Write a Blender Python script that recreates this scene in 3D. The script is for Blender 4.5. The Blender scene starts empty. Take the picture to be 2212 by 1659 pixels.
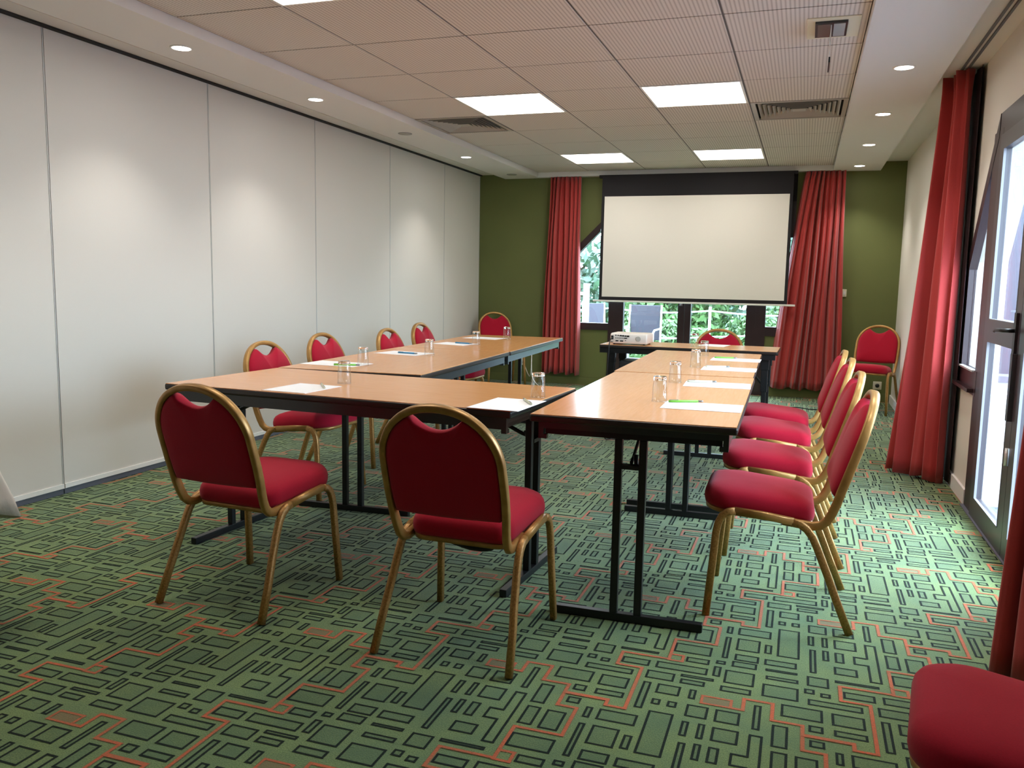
import bpy, math, random
from mathutils import Vector, Matrix
from mathutils.geometry import tessellate_polygon
random.seed(7)
PI = math.pi
sc = bpy.context.scene
C = sc.collection

# ------------------------------------------------------------------ helpers
class MB:
    """collects faces, builds ONE mesh"""
    def __init__(s): s.v = []; s.f = []; s.m = []; s.sm = []
    def add(s, vs, fs, mi=0, smooth=False):
        o = len(s.v); s.v += [tuple(v) for v in vs]
        for f in fs: s.f.append(tuple(i + o for i in f)); s.m.append(mi); s.sm.append(smooth)
        return s
    def box(s, a, b, mi=0, M=None):
        (x0, y0, z0), (x1, y1, z1) = a, b
        vs = [Vector(p) for p in ((x0,y0,z0),(x1,y0,z0),(x1,y1,z0),(x0,y1,z0),(x0,y0,z1),(x1,y0,z1),(x1,y1,z1),(x0,y1,z1))]
        if M: vs = [M @ v for v in vs]
        return s.add(vs, [(0,3,2,1),(4,5,6,7),(0,1,5,4),(1,2,6,5),(2,3,7,6),(3,0,4,7)], mi)
    def bbox(s, a, b, r=.004, mi=0):
        """box with rounded vertical and top/bottom edges (chamfer)"""
        (x0, y0, z0), (x1, y1, z1) = a, b
        def ring(i, z):
            k = []
            for cx, cy, a0 in ((x1-r,y1-r,0),(x0+r,y1-r,PI/2),(x0+r,y0+r,PI),(x1-r,y0+r,1.5*PI)):
                for t in range(4):
                    an = a0 + t*PI/6; rr = r - i
                    k.append((cx+rr*math.cos(an), cy+rr*math.sin(an), z))
            return k
        rings = [ring(r*.7, z0), ring(r*.2, z0+r*.3), ring(0, z0+r), ring(0, z1-r), ring(r*.2, z1-r*.3), ring(r*.7, z1)]
        return s.loft(rings, True, True, mi, False)
    def loft(s, rings, cap0=True, cap1=True, mi=0, smooth=True, closed=True):
        n = len(rings[0]); vs = [p for r in rings for p in r]; fs = []
        for k in range(len(rings)-1):
            for i in range(n if closed else n-1):
                j = (i+1) % n; fs.append((k*n+i, k*n+j, (k+1)*n+j, (k+1)*n+i))
        s.add(vs, fs, mi, smooth)
        o = len(s.v) - len(vs)
        if cap0: s.f.append(tuple(o+i for i in reversed(range(n)))); s.m.append(mi); s.sm.append(False)
        if cap1: s.f.append(tuple(o+(len(rings)-1)*n+i for i in range(n))); s.m.append(mi); s.sm.append(False)
        return s
    def tube(s, pts, a, b=None, n=12, up=None, mi=0, pw=2.0, smooth=True):
        """sweep a superellipse section (half sizes a along first normal, b along second)"""
        b = a if b is None else b
        pts = [Vector(p) for p in pts]; m = len(pts)
        T = []
        for i in range(m):
            t = (pts[min(i+1, m-1)] - pts[max(i-1, 0)]).normalized(); T.append(t)
        N = Vector(up) if up else (Vector((0,0,1)) if abs(T[0].z) < .9 else Vector((1,0,0)))
        N = (N - T[0]*N.dot(T[0])).normalized(); rings = []
        for i in range(m):
            if i:
                N = T[i-1].rotation_difference(T[i]) @ N
                N = (N - T[i]*N.dot(T[i])).normalized()
            B = T[i].cross(N); ring = []
            for k in range(n):
                an = 2*PI*k/n; c, d = math.cos(an), math.sin(an)
                c = math.copysign(abs(c)**(2/pw), c); d = math.copysign(abs(d)**(2/pw), d)
                ring.append(pts[i] + N*(a*c) + B*(b*d))
            rings.append(ring)
        return s.loft(rings, True, True, mi, smooth)
    def lathe(s, prof, n=24, c=(0,0,0), mi=0, smooth=True, cap0=True, cap1=True):
        rings = [[(c[0]+r*math.cos(2*PI*k/n), c[1]+r*math.sin(2*PI*k/n), c[2]+z) for k in range(n)] for r, z in prof]
        return s.loft(rings, cap0, cap1, mi, smooth)
    def prism(s, poly, d0, d1, axis='y', mi=0):
        """extrude a 2-D polygon; axis y: (x,z) poly; axis x: (y,z) poly; axis z: (x,y)"""
        def P(p, d): return {'y': (p[0], d, p[1]), 'x': (d, p[0], p[1]), 'z': (p[0], p[1], d)}[axis]
        tri = tessellate_polygon([[Vector((p[0], p[1], 0)) for p in poly]])
        n = len(poly); vs = [P(p, d0) for p in poly] + [P(p, d1) for p in poly]
        fs = [tuple(t) for t in tri] + [tuple(i+n for i in reversed(t)) for t in tri]
        fs += [(i, (i+1) % n, (i+1) % n+n, i+n) for i in range(n)]
        return s.add(vs, fs, mi)
    def build(s, name, mats, parent=None, recalc=True):
        me = bpy.data.meshes.new(name); me.from_pydata(s.v, [], s.f)
        for m in (mats if isinstance(mats, (list, tuple)) else [mats]): me.materials.append(m)
        for p, mi, sm in zip(me.polygons, s.m, s.sm): p.material_index = mi; p.use_smooth = sm
        me.update()
        if recalc:
            import bmesh
            bm = bmesh.new(); bm.from_mesh(me); bmesh.ops.recalc_face_normals(bm, faces=bm.faces); bm.to_mesh(me); bm.free()
        o = bpy.data.objects.new(name, me); C.objects.link(o)
        if parent: o.parent = parent
        return o

def tag(o, label, cat, group=None):
    o['label'] = label; o['category'] = cat
    if group: o['group'] = group
    return o
def thing(name, label, cat, loc=(0,0,0), rz=0, group=None):
    o = bpy.data.objects.new(name, None); C.objects.link(o); o.empty_display_size = .1
    o.location = loc; o.rotation_euler = (0, 0, rz)
    return tag(o, label, cat, group)
def struct(o): o['kind'] = 'structure'; return o
def copy_tree(o, parent=None):
    c = o.copy(); C.objects.link(c)
    if parent: c.parent = parent
    for ch in [x for x in bpy.data.objects if x.parent == o]: copy_tree(ch, c)
    return c
def children(o): return [x for x in bpy.data.objects if x.parent == o]

# ------------------------------------------------------------------ materials
def lin(r, g, b):
    f = lambda v: (v/255/12.92) if v/255 <= .04045 else ((v/255+.055)/1.055)**2.4
    return (f(r), f(g), f(b), 1)
def mat(name, col, rough=.5, metal=0, spec=.5, noise=None, bump=None, sheen=0, coat=0, trans=0, ior=None):
    m = bpy.data.materials.new(name); m.use_nodes = True; nt = m.node_tree; b = nt.nodes['Principled BSDF']
    b.inputs['Base Color'].default_value = col; b.inputs['Roughness'].default_value = rough
    b.inputs['Metallic'].default_value = metal; b.inputs['Specular IOR Level'].default_value = spec
    b.inputs['Sheen Weight'].default_value = sheen; b.inputs['Coat Weight'].default_value = coat
    b.inputs['Transmission Weight'].default_value = trans
    if ior: b.inputs['IOR'].default_value = ior
    tc = nt.nodes.new('ShaderNodeTexCoord')
    if noise:
        sc_, amt = noise[0], noise[1]; col2 = noise[2] if len(noise) > 2 else tuple(c*(1-amt) for c in col[:3])+(1,)
        n = nt.nodes.new('ShaderNodeTexNoise'); n.inputs['Scale'].default_value = sc_; n.inputs['Detail'].default_value = 4
        mx = nt.nodes.new('ShaderNodeMix'); mx.data_type = 'RGBA'
        rp = nt.nodes.new('ShaderNodeMapRange'); rp.inputs[1].default_value = .35; rp.inputs[2].default_value = .7
        mx.inputs[6].default_value = col; mx.inputs[7].default_value = col2
        nt.links.new(tc.outputs['Object'], n.inputs['Vector']); nt.links.new(n.outputs['Fac'], rp.inputs[0])
        nt.links.new(rp.outputs[0], mx.inputs[0]); nt.links.new(mx.outputs[2], b.inputs['Base Color'])
    if bump:
        n2 = nt.nodes.new('ShaderNodeTexNoise'); n2.inputs['Scale'].default_value = bump[0]; n2.inputs['Detail'].default_value = 3
        bp = nt.nodes.new('ShaderNodeBump'); bp.inputs['Strength'].default_value = bump[1]; bp.inputs['Distance'].default_value = bump[2] if len(bump) > 2 else .002
        nt.links.new(tc.outputs['Object'], n2.inputs['Vector']); nt.links.new(n2.outputs['Fac'], bp.inputs['Height']); nt.links.new(bp.outputs[0], b.inputs['Normal'])
    return m
def emis(name, col, st):
    m = bpy.data.materials.new(name); m.use_nodes = True; nt = m.node_tree; nt.nodes.clear()
    e = nt.nodes.new('ShaderNodeEmission'); e.inputs[0].default_value = col; e.inputs[1].default_value = st
    o = nt.nodes.new('ShaderNodeOutputMaterial'); nt.links.new(e.outputs[0], o.inputs[0]); return m
def pane_mat(name, tint=(1,1,1,1), refl=.06):
    m = bpy.data.materials.new(name); m.use_nodes = True; nt = m.node_tree; nt.nodes.clear()
    t = nt.nodes.new('ShaderNodeBsdfTransparent'); t.inputs[0].default_value = tint
    g = nt.nodes.new('ShaderNodeBsdfGlossy'); g.inputs['Roughness'].default_value = .01
    lw0 = nt.nodes.new('ShaderNodeLayerWeight'); lw0.inputs[0].default_value = .5
    pw_ = nt.nodes.new('ShaderNodeMath'); pw_.operation = 'POWER'; pw_.inputs[1].default_value = 5; nt.links.new(lw0.outputs['Facing'], pw_.inputs[0])
    lw = nt.nodes.new('ShaderNodeMapRange'); lw.inputs[3].default_value = .04; lw.inputs[4].default_value = .9; nt.links.new(pw_.outputs[0], lw.inputs[0])
    mx = nt.nodes.new('ShaderNodeMixShader'); o = nt.nodes.new('ShaderNodeOutputMaterial')
    nt.links.new(lw.outputs[0], mx.inputs[0]); nt.links.new(t.outputs[0], mx.inputs[1]); nt.links.new(g.outputs[0], mx.inputs[2])
    nt.links.new(mx.outputs[0], o.inputs[0]); return m

M = {}
M['gold'] = mat('gold paint', lin(184,140,80), .36, .4, .5, noise=(20, .2, lin(160,118,62)))
M['goldleg'] = mat('worn gold paint', lin(184,138,78), .4, .4, .5, noise=(160, .3, lin(146,106,56)))
M['red'] = mat('crimson fabric', lin(174,12,44), .9, 0, .25, noise=(300, .12), bump=(700, .25, .001), sheen=.12)
M['cream'] = mat('cream paper paint', lin(222,214,204), .6)
M['black'] = mat('black metal', (.012,.012,.013,1), .38, .3, .5)
M['blackedge'] = mat('dark table edge', lin(38,30,28), .35)
M['apron'] = mat('dark grey lacquered steel', (.045,.05,.052,1), .3, .5, .5)
M['wood'] = None
M['green'] = mat('olive green wall paint', lin(104,110,62), .62, 0, .4, noise=(3, .06))
M['white'] = mat('white plaster', lin(226,224,222), .75, 0, .3, bump=(120, .1, .001))
M['rightwall'] = mat('off white wall paint', lin(226,219,208), .7, 0, .3, bump=(160, .25, .001))
M['panel'] = mat('grey white partition vinyl', lin(216,211,203), .62, 0, .35, bump=(260, .25, .0008))
M['alu'] = mat('pale aluminium', lin(196,196,194), .4, .35)
M['bead'] = mat('grey glazing bead', lin(128,126,132), .45)
M['whiteseal'] = mat('white rail lacquer', lin(236,234,230), .45)
M['seal'] = mat('grey rubber seal', lin(96,100,112), .5)
M['brown'] = mat('dark brown lacquered timber', lin(50,32,36), .35, 0, .5, noise=(8, .2))
M['doorpaint'] = mat('dark grey lacquered timber', lin(66,60,66), .33, 0, .55)
M['blackout'] = mat('black cloth', (.012,.010,.014,1), .85)
M['screen'] = mat('matt white projection vinyl', lin(236,230,224), .8)
M['curtain'] = mat('brick red curtain cloth', lin(184,60,58), .75, 0, .3, noise=(400, .12), bump=(500, .2, .001), sheen=.3)
M['dark_sheet'] = mat('dark curtain lining', lin(40,12,16), .85)
M['steel'] = mat('brushed steel', lin(150,150,150), .3, .9)
M['paper'] = mat('white paper', lin(244,244,248), .55)
M['glass'] = mat('drinking glass', (1,1,1,1), .02, 0, .5, trans=1, ior=1.48)
M['penwhite'] = mat('pale pen plastic', lin(214,214,190), .4)
M['pengreen'] = mat('green pen plastic', lin(120,190,60), .4)
M['penblue'] = mat('blue pen plastic', lin(40,120,160), .4)
M['projwhite'] = mat('warm white plastic', lin(228,218,208), .45)
M['port'] = mat('black socket plastic', (.01,.01,.01,1), .5)
M['plastic'] = mat('ivory plastic', lin(226,220,196), .45)
M['cloth'] = mat('white table linen', lin(238,230,222), .85, bump=(60, .2, .003))
M['tilewhite'] = M['white']
M['dark'] = mat('dark void', (.02,.02,.022,1), .9)
M['grille'] = mat('dusty grille lacquer', lin(178,172,162), .5)
M['grass'] = mat('lawn green', lin(84,134,48), .9, noise=(6, .4))
M['leaf'] = mat('leaf green', lin(76,108,56), .7, noise=(3, .5))
M['leaf2'] = mat('blue green leaf', lin(84,110,92), .7, noise=(3, .5))
M['mesh'] = mat('grey lilac mesh fabric', lin(70,68,78), .8)
M['pave'] = mat('pale paving', lin(104,103,112), .8, noise=(4, .12))
M['render'] = mat('white outdoor paint', lin(206,206,214), .8)
M['pier'] = mat('grey lilac outdoor render', lin(84,83,94), .85)
M['burgundy'] = mat('burgundy paint', lin(96,34,48), .4)
M['casecover'] = mat('black ribbed case', (.03,.03,.033,1), .5)
M['pane'] = pane_mat('window pane')
M['lampglow'] = emis('led panel glow', (1, .955, .84, 1), 8)
M['spotglow'] = emis('downlight glow', (1, .985, .95, 1), 26)

# beech laminate
def wood_mat():
    m = mat('beech laminate', lin(212,158,112), .2, 0, .6); nt = m.node_tree; b = nt.nodes['Principled BSDF']
    tc = nt.nodes.new('ShaderNodeTexCoord'); mp = nt.nodes.new('ShaderNodeMapping'); mp.inputs['Scale'].default_value = (3, 45, 3)
    n = nt.nodes.new('ShaderNodeTexNoise'); n.inputs['Scale'].default_value = 3; n.inputs['Detail'].default_value = 5
    rp = nt.nodes.new('ShaderNodeValToRGB'); rp.color_ramp.elements[0].position = .3; rp.color_ramp.elements[1].position = .75
    rp.color_ramp.elements[0].color = lin(214,148,92); rp.color_ramp.elements[1].color = lin(226,162,108)
    nt.links.new(tc.outputs['Object'], mp.inputs[0]); nt.links.new(mp.outputs[0], n.inputs['Vector']); nt.links.new(n.outputs['Fac'], rp.inputs[0]); nt.links.new(rp.outputs[0], b.inputs['Base Color'])
    return m
M['wood'] = wood_mat()

# carpet: three yarns
def yarn(name, c1, c2, c3):
    m = bpy.data.materials.new(name); m.use_nodes = True; nt = m.node_tree; b = nt.nodes['Principled BSDF']
    b.inputs['Roughness'].default_value = .9; b.inputs['Specular IOR Level'].default_value = .25; b.inputs['Sheen Weight'].default_value = .03 if 'outline' in name else .22; b.inputs['Sheen Roughness'].default_value = .45
    tc = nt.nodes.new('ShaderNodeTexCoord')
    n1 = nt.nodes.new('ShaderNodeTexNoise'); n1.inputs['Scale'].default_value = 260; n1.inputs['Detail'].default_value = 2
    n2 = nt.nodes.new('ShaderNodeTexNoise'); n2.inputs['Scale'].default_value = 7; n2.inputs['Detail'].default_value = 3
    r1 = nt.nodes.new('ShaderNodeMapRange'); r1.inputs[1].default_value = .38; r1.inputs[2].default_value = .62
    r2 = nt.nodes.new('ShaderNodeMapRange'); r2.inputs[1].default_value = .35; r2.inputs[2].default_value = .65
    x1 = nt.nodes.new('ShaderNodeMix'); x1.data_type = 'RGBA'; x1.inputs[6].default_value = c1; x1.inputs[7].default_value = c2
    x2 = nt.nodes.new('ShaderNodeMix'); x2.data_type = 'RGBA'; x2.inputs[7].default_value = c3
    mm = nt.nodes.new('ShaderNodeMath'); mm.operation = 'MULTIPLY'; mm.inputs[1].default_value = .5
    bp = nt.nodes.new('ShaderNodeBump'); bp.inputs['Strength'].default_value = .5; bp.inputs['Distance'].default_value = .003
    L = nt.links.new
    L(tc.outputs['Object'], n1.inputs['Vector']); L(tc.outputs['Object'], n2.inputs['Vector']); L(n1.outputs['Fac'], r1.inputs[0]); L(n2.outputs['Fac'], r2.inputs[0])
    L(r1.outputs[0], x1.inputs[0]); L(x1.outputs[2], x2.inputs[6]); L(r2.outputs[0], mm.inputs[0]); L(mm.outputs[0], x2.inputs[0])
    L(x2.outputs[2], b.inputs['Base Color']); L(n1.outputs['Fac'], bp.inputs['Height']); L(bp.outputs[0], b.inputs['Normal'])
    return m
YG = yarn('green yarn', lin(96,116,68), lin(124,144,88), lin(84,112,80))
YD = yarn('dark outline yarn', lin(14,26,16), lin(22,34,22), lin(12,28,22))
YO = yarn('orange yarn', lin(206,92,48), lin(172,92,54), lin(150,98,62))
YF = yarn('green yarn inside the blocks', lin(82,104,64), lin(108,128,78), lin(74,102,72))
YB = yarn('blended brown yarn', lin(128,108,70), lin(110,112,74), lin(120,104,70))

# ceiling tiles: fine ribs running along y
def tile_mat():
    m = mat('ribbed ceiling tile', lin(204,196,188), .8, 0, .2); nt = m.node_tree; b = nt.nodes['Principled BSDF']; L = nt.links.new
    tc = nt.nodes.new('ShaderNodeTexCoord'); sp = nt.nodes.new('ShaderNodeSeparateXYZ'); L(tc.outputs['Object'], sp.inputs[0])
    def sine(out, k):
        a = nt.nodes.new('ShaderNodeMath'); a.operation = 'MULTIPLY'; a.inputs[1].default_value = k; L(out, a.inputs[0])
        s_ = nt.nodes.new('ShaderNodeMath'); s_.operation = 'SINE'; L(a.outputs[0], s_.inputs[0]); return s_
    sx = sine(sp.outputs['X'], 2*PI/.0197); sy = sine(sp.outputs['Y'], 2*PI/.0197)
    rx = nt.nodes.new('ShaderNodeMapRange'); rx.inputs[1].default_value = -.2; rx.inputs[2].default_value = .9; L(sx.outputs[0], rx.inputs[0])
    ry = nt.nodes.new('ShaderNodeMapRange'); ry.inputs[1].default_value = -1; ry.inputs[2].default_value = 1; ry.inputs[3].default_value = .55; ry.inputs[4].default_value = 1; L(sy.outputs[0], ry.inputs[0])
    mu = nt.nodes.new('ShaderNodeMath'); mu.operation = 'MULTIPLY'; L(rx.outputs[0], mu.inputs[0]); L(ry.outputs[0], mu.inputs[1])
    mx = nt.nodes.new('ShaderNodeMix'); mx.data_type = 'RGBA'; mx.inputs[6].default_value = lin(222,216,210); mx.inputs[7].default_value = lin(180,172,166)
    L(mu.outputs[0], mx.inputs[0]); L(mx.outputs[2], b.inputs['Base Color']); return m
M['tile'] = tile_mat()
M['tee'] = mat('grey ceiling tee', lin(88,80,76), .6)

# ------------------------------------------------------------------ room numbers
XL, XR, YF0, YB0 = -3.75, .921, 9.587, -2.6
ZS, ZG, ZU, ZT = 2.401, 2.455, 2.492, 2.44   # soffit, tile grid, upper ceiling, partition top
H = 1.197

# ---- floor with the woven pattern
RECTS = [[0.347,0.443,0.099,0.042],[0.351,0.387,0.096,0.016],[0.354,0.333,0.096,0.024],[0.351,0.246,0.104,0.082],[0.458,0.355,0.064,0.066],[0.478,0.272,0.03,0.026],[0.503,0.217,0.15,0.036],[0.412,0.139,0.113,0.072],[0.535,0.136,0.088,0.069],[0.538,0.059,0.086,0.033],[0.449,0.061,0.039,0.036],[0.12,0.711,0.04,0.035],[0.174,0.659,0.021,0.06],[0.257,0.66,0.11,0.061],[0.175,0.51,0.02,0.172],[0.242,0.549,0.076,0.097],[0.243,0.445,0.076,0.048],[0.369,0.616,0.071,0.231],[0.632,0.088,0.025,0.167],[0.661,0.225,0.087,0.054],[0.054,0.301,0.16,0.046],[0.036,0.142,0.07,0.06],[0.098,0.214,0.074,0.031],[0.013,0.058,0.026,0.033],[0.059,0.058,0.028,0.033],[0.107,0.14,0.021,0.058],[0.131,0.041,0.062,0.07],[0.215,0.04,0.069,0.071],[0.44,0.667,0.021,0.079],[0.484,0.668,0.02,0.08],[0.548,0.667,0.071,0.073],[0.485,0.561,0.021,0.079],[0.527,0.56,0.029,0.077],[0.572,0.298,0.089,0.043],[0.57,0.381,0.126,0.016],[0.542,0.459,0.07,0.054],[0.072,0.451,0.121,0.069],[0.096,0.371,0.074,0.037],[0.025,0.717,0.043,0.117],[0.026,0.585,0.042,0.102],[0.093,0.581,0.057,0.104],[0.445,0.505,0.021,0.177],[0.239,0.392,0.077,0.041],[0.23,0.295,0.09,0.09],[0.225,0.21,0.09,0.035],[0.108,0.252,0.1,0.018],[0.293,0.07,0.022,0.14],[0.161,0.318,0.024,0.07],[0.306,0.543,0.024,0.07],[0.433,0.284,0.03,0.03],[0.167,0.386,0.03,0.024]]
ZSHAPE = [(0.281,-0.033),(0.311,-0.033),(0.311,-0.314),(0.281,-0.314),(0.281,-0.198),(0.241,-0.198),(0.241,-0.145),(0.281,-0.145)]
ORANGE = [([(.137,.142),(.219,.142),(.219,.097),(.137,.097),(.137,.142)], .008),
          ([(.219,.097),(.253,.097),(.253,.166),(.333,.166),(.333,.068),(.414,.068),(.414,-.062),(.471,-.062),(.471,-.217),(.338,-.217),(.338,-.38),(.189,-.38),(.189,-.474),(.268,-.474),(.268,-.746),(.212,-.746),(.212,-.712),(.083,-.716)], .010),
          ([(.338,-.34),(.38,-.34),(.38,-.384),(.338,-.384)], .009)]
def build_floor():
    b = MB()
    x0, x1, y0, y1 = XL-.2, XR, YB0, YF0
    b.add([(x0,y0,0),(x1,y0,0),(x1,y1,0),(x0,y1,0)], [(0,1,2,3)], 0)
    def strip(xa, ya, xb, yb, z, mi):
        xa, xb = sorted((xa, xb)); ya, yb = sorted((ya, yb))
        xa, xb, ya, yb = max(xa, x0), min(xb, x1), max(ya, y0), min(yb, y1)
        if xb-xa > .001 and yb-ya > .001: b.add([(xa,ya,z),(xb,ya,z),(xb,yb,z),(xa,yb,z)], [(0,1,2,3)], mi)
    A0 = (-.351, 2.253); w = .0070
    for j in range(-8, 12):
        for i in range(-14, 10):
            ox = A0[0] + .662*i + .331*j; oy = A0[1] + .73*j
            if ox < x0-.8 or ox > x1+.4 or oy < y0-.8 or oy > y1+.8: continue
            for cx, cy, a, c in RECTS:
                xa, xb, ya, yb = ox+cx-a/2, ox+cx+a/2, oy+cy-c/2, oy+cy+c/2
                strip(xa, ya, xb, yb, .0004, 3)
                strip(xa, ya, xb, ya+w, .0008, 1); strip(xa, yb-w, xb, yb, .0008, 1)
                strip(xa, ya, xa+w, yb, .0009, 1); strip(xb-w, ya, xb, yb, .0009, 1)
            n = len(ZSHAPE)
            for k in range(n):
                (xa, ya), (xb, yb) = ZSHAPE[k], ZSHAPE[(k+1) % n]
                strip(ox+min(xa,xb)-w/2, oy+min(ya,yb)-w/2, ox+max(xa,xb)+w/2, oy+max(ya,yb)+w/2, .0008+.00006*k, 1)
            strip(ox+.137, oy+.097, ox+.219, oy+.142, .0004, 4)
            for pts, ww in ORANGE:
                for k in range(len(pts)-1):
                    (xa, ya), (xb, yb) = pts[k], pts[k+1]
                    horiz = abs(xa-xb) > abs(ya-yb)
                    strip(ox+min(xa,xb)-ww*.7, oy+min(ya,yb)-ww*.7, ox+max(xa,xb)+ww*.7, oy+max(ya,yb)+ww*.7, .0005+.00002*k, 4)
                    strip(ox+min(xa,xb)-ww*.5, oy+min(ya,yb)-ww*.5, ox+max(xa,xb)+ww*.5, oy+max(ya,yb)+ww*.5, .0012+.00005*k, 2)
    return struct(b.build('floor', [YG, YD, YO, YF, YB], recalc=False))
build_floor()

# ---- walls
WIN = [(-2.78,.655),(-2.78,1.36),(-2.25,1.89)]
far = [(XL-.2,0),(-2.06,0),(-2.06,.655),(-2.78,.655),(-2.78,1.36),(-2.25,1.89),(-2.25,2.395),(-.13,2.395),(-.13,1.83),(.26,1.44),(.26,.655),(-.48,.655),(-.48,0),(XR+.3,0),(XR+.3,2.62),(XL-.2,2.62)]
struct(MB().prism(far, YF0, YF0+.16, 'y').build('wall_far', M['green']))
rw = [(YB0,0),(3.22,0),(3.22,.62),(2.66,.62),(2.66,1.36),(3.33,2.105),(5.05,2.105),(5.65,1.36),(5.65,.62),(5.17,.62),(5.17,0),(YF0,0),(YF0,2.62),(YB0,2.62)]
struct(MB().prism(rw, XR, XR+.2, 'x').build('wall_right', M['rightwall']))
struct(MB().box((XL-.2,YB0-.15,0),(XR+.2,YB0,2.62)).build('wall_back', M['white']))
struct(MB().box((XL-.3,YB0,-.02),(XL-.12,YF0,2.62)).build('wall_left', M['white']))
# baseboards
b = MB(); b.box((XR-.014,5.175,0),(XR,YF0-.002,.085)); b.box((XR-.014,YB0,0),(XR,3.21,.085)); struct(b.build('baseboard_right', M['whiteseal']))
b = MB(); b.box((XL+.04,YF0-.012,0),(-2.07,YF0,.09)); b.box((-.47,YF0-.012,0),(XR-.02,YF0,.09)); struct(b.build('baseboard_far', M['green']))

# ---- sliding partition panels along the left side
joints = [-1.652+.0, -.382, .888, 2.158, 3.431, 4.694, 5.97, 7.259, 8.534, YF0-.002]
joints = [YB0+.01] + joints
for k in range(len(joints)-1):
    a, c = joints[k], joints[k+1]
    if c-a < .2: continue
    p = MB().box((XL-.09,a+.003,.032),(XL,c-.003,ZT)).build('partition_panel', M['panel'])
    names = {3.431: 'second from the camera, lit by the nearest wall lamp pool', 4.694: 'third, behind the two nearest side chairs', 5.97: 'fourth, with the pair of chairs close together before it', 7.259: 'fifth, lit by the farthest pool of light', 8.534: 'last, meeting the green wall', 2.158: 'cut by the picture edge beside the white tablecloth'}
    tag(p, 'pale movable partition panel, ' + names.get(a, 'standing out of view behind the camera'), 'wall panel', 'movable partition panels')
    MB().box((XL,a+.003,.034),(XL+.006,c-.003,.058)).build('bottom_rail', M['whiteseal'], p)
    MB().box((XL-.07,a+.003,.0015),(XL-.002,c-.003,.032)).build('floor_seal', M['seal'], p)
    MB().box((XL-.02,c-.009,.032),(XL+.003,c-.003,ZT)).build('edge_strip', M['alu'], p)

# ---- ceiling
b = MB()
b.box((XL-.2,YB0,ZU),(XR+.2,YF0+.1,ZU+.1), 0)
b.box((-2.996,YB0,ZG+.03),(.216,9.49,ZG+.035), 1)
struct(b.build('ceiling', [M['white'], M['dark']]))
struct(MB().box((-3.43,YB0,ZS),(-2.996,YF0-.001,ZU-.001)).build('trim_1', M['white']))
b = MB(); b.box((.216,YB0,ZS),(.672,YF0-.001,ZU-.001)); struct(b.build('trim_2', M['white']))
struct(MB().box((-2.996,9.488,ZS),(.216,YF0-.001,ZU-.001)).build('trim_3', M['white']))
b = MB(); b.box((XL-.1,YB0,ZT+.012),(-3.585,YF0-.001,ZU-.001), 0); b.box((XL-.1,YB0,ZT+.001),(XL+.03,YF0-.001,ZT+.012), 1)
struct(b.build('trim_4', [M['white'], M['dark']]))
# tile grid: cells between x and y lines; special cells hold lamps, vents
XS = [-2.996, -2.384, -1.734, -1.084, -.434, .216]
YS = [YB0] + [3.521 - .6695*k for k in range(9, 0, -1) if 3.521-.6695*k > YB0+.05] + [3.521 + .6695*k for k in range(0, 9)] + [9.488]
def row(y): return round((y - 4.190)/.6695)
cells = MB(); tees = MB(); lamps = []; vents = []
for i in range(5):
    for j in range(len(YS)-1):
        xa, xb, ya, yb = XS[i], XS[i+1], YS[j], YS[j+1]; r = row(ya) if j else -99
        if i in (1, 3) and r in (2, 6, -2, -6): lamps.append((xa, xb, ya, yb, i, r)); continue
        if i in (0, 4) and r == 3: vents.append((xa, xb, ya, yb, i)); continue
        cells.box((xa+.0055,ya+.0055,ZG),(xb-.0055,yb-.0055,ZG+.018))
for x in XS[1:-1]: tees.box((x-.0055,YB0,ZG+.004),(x+.0055,9.487,ZG+.03))
for y in YS[1:-1]: tees.box((-2.995,y-.0055,ZG+.005),(.215,y+.0055,ZG+.029))
ct = cells.build('trim_5', M['tile']); struct(ct)
tt = tees.build('trim_6', M['tee']); struct(tt)
where = {(1,2): 'nearer row, towards the white partition, above the middle of the tables', (3,2): 'nearer row, towards the curtained wall, brightest in view', (1,6): 'farther row, towards the white partition', (3,6): 'farther row, in front of the projection screen top', (1,-2): 'nearest of all, only its corner in view at the top edge', (3,-2): 'above the camera, out of view', (1,-6): 'behind the camera by the partition', (3,-6): 'behind the camera by the curtains'}
for xa, xb, ya, yb, i, r in lamps:
    t = thing('ceiling_light', 'square glowing ceiling panel, ' + where[(i, r)], 'ceiling light', ((xa+xb)/2, (ya+yb)/2, ZG), 0, 'square light panels')
    hx, hy = (xb-xa)/2-.006, (yb-ya)/2-.006; f = MB()
    for A, B in (((-hx,-hy,-.004),(hx,-hy+.014,.012)),((-hx,hy-.014,-.004),(hx,hy,.012)),((-hx,-hy+.014,-.004),(-hx+.014,hy-.014,.012)),((hx-.014,-hy+.014,-.004),(hx,hy-.014,.012))): f.box(A, B)
    f.build('frame', M['whiteseal'], t)
    MB().box((-hx+.014,-hy+.014,.002),(hx-.014,hy-.014,.01)).build('diffuser', M['lampglow'] if r > -5 else M['grille'], t)
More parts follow.
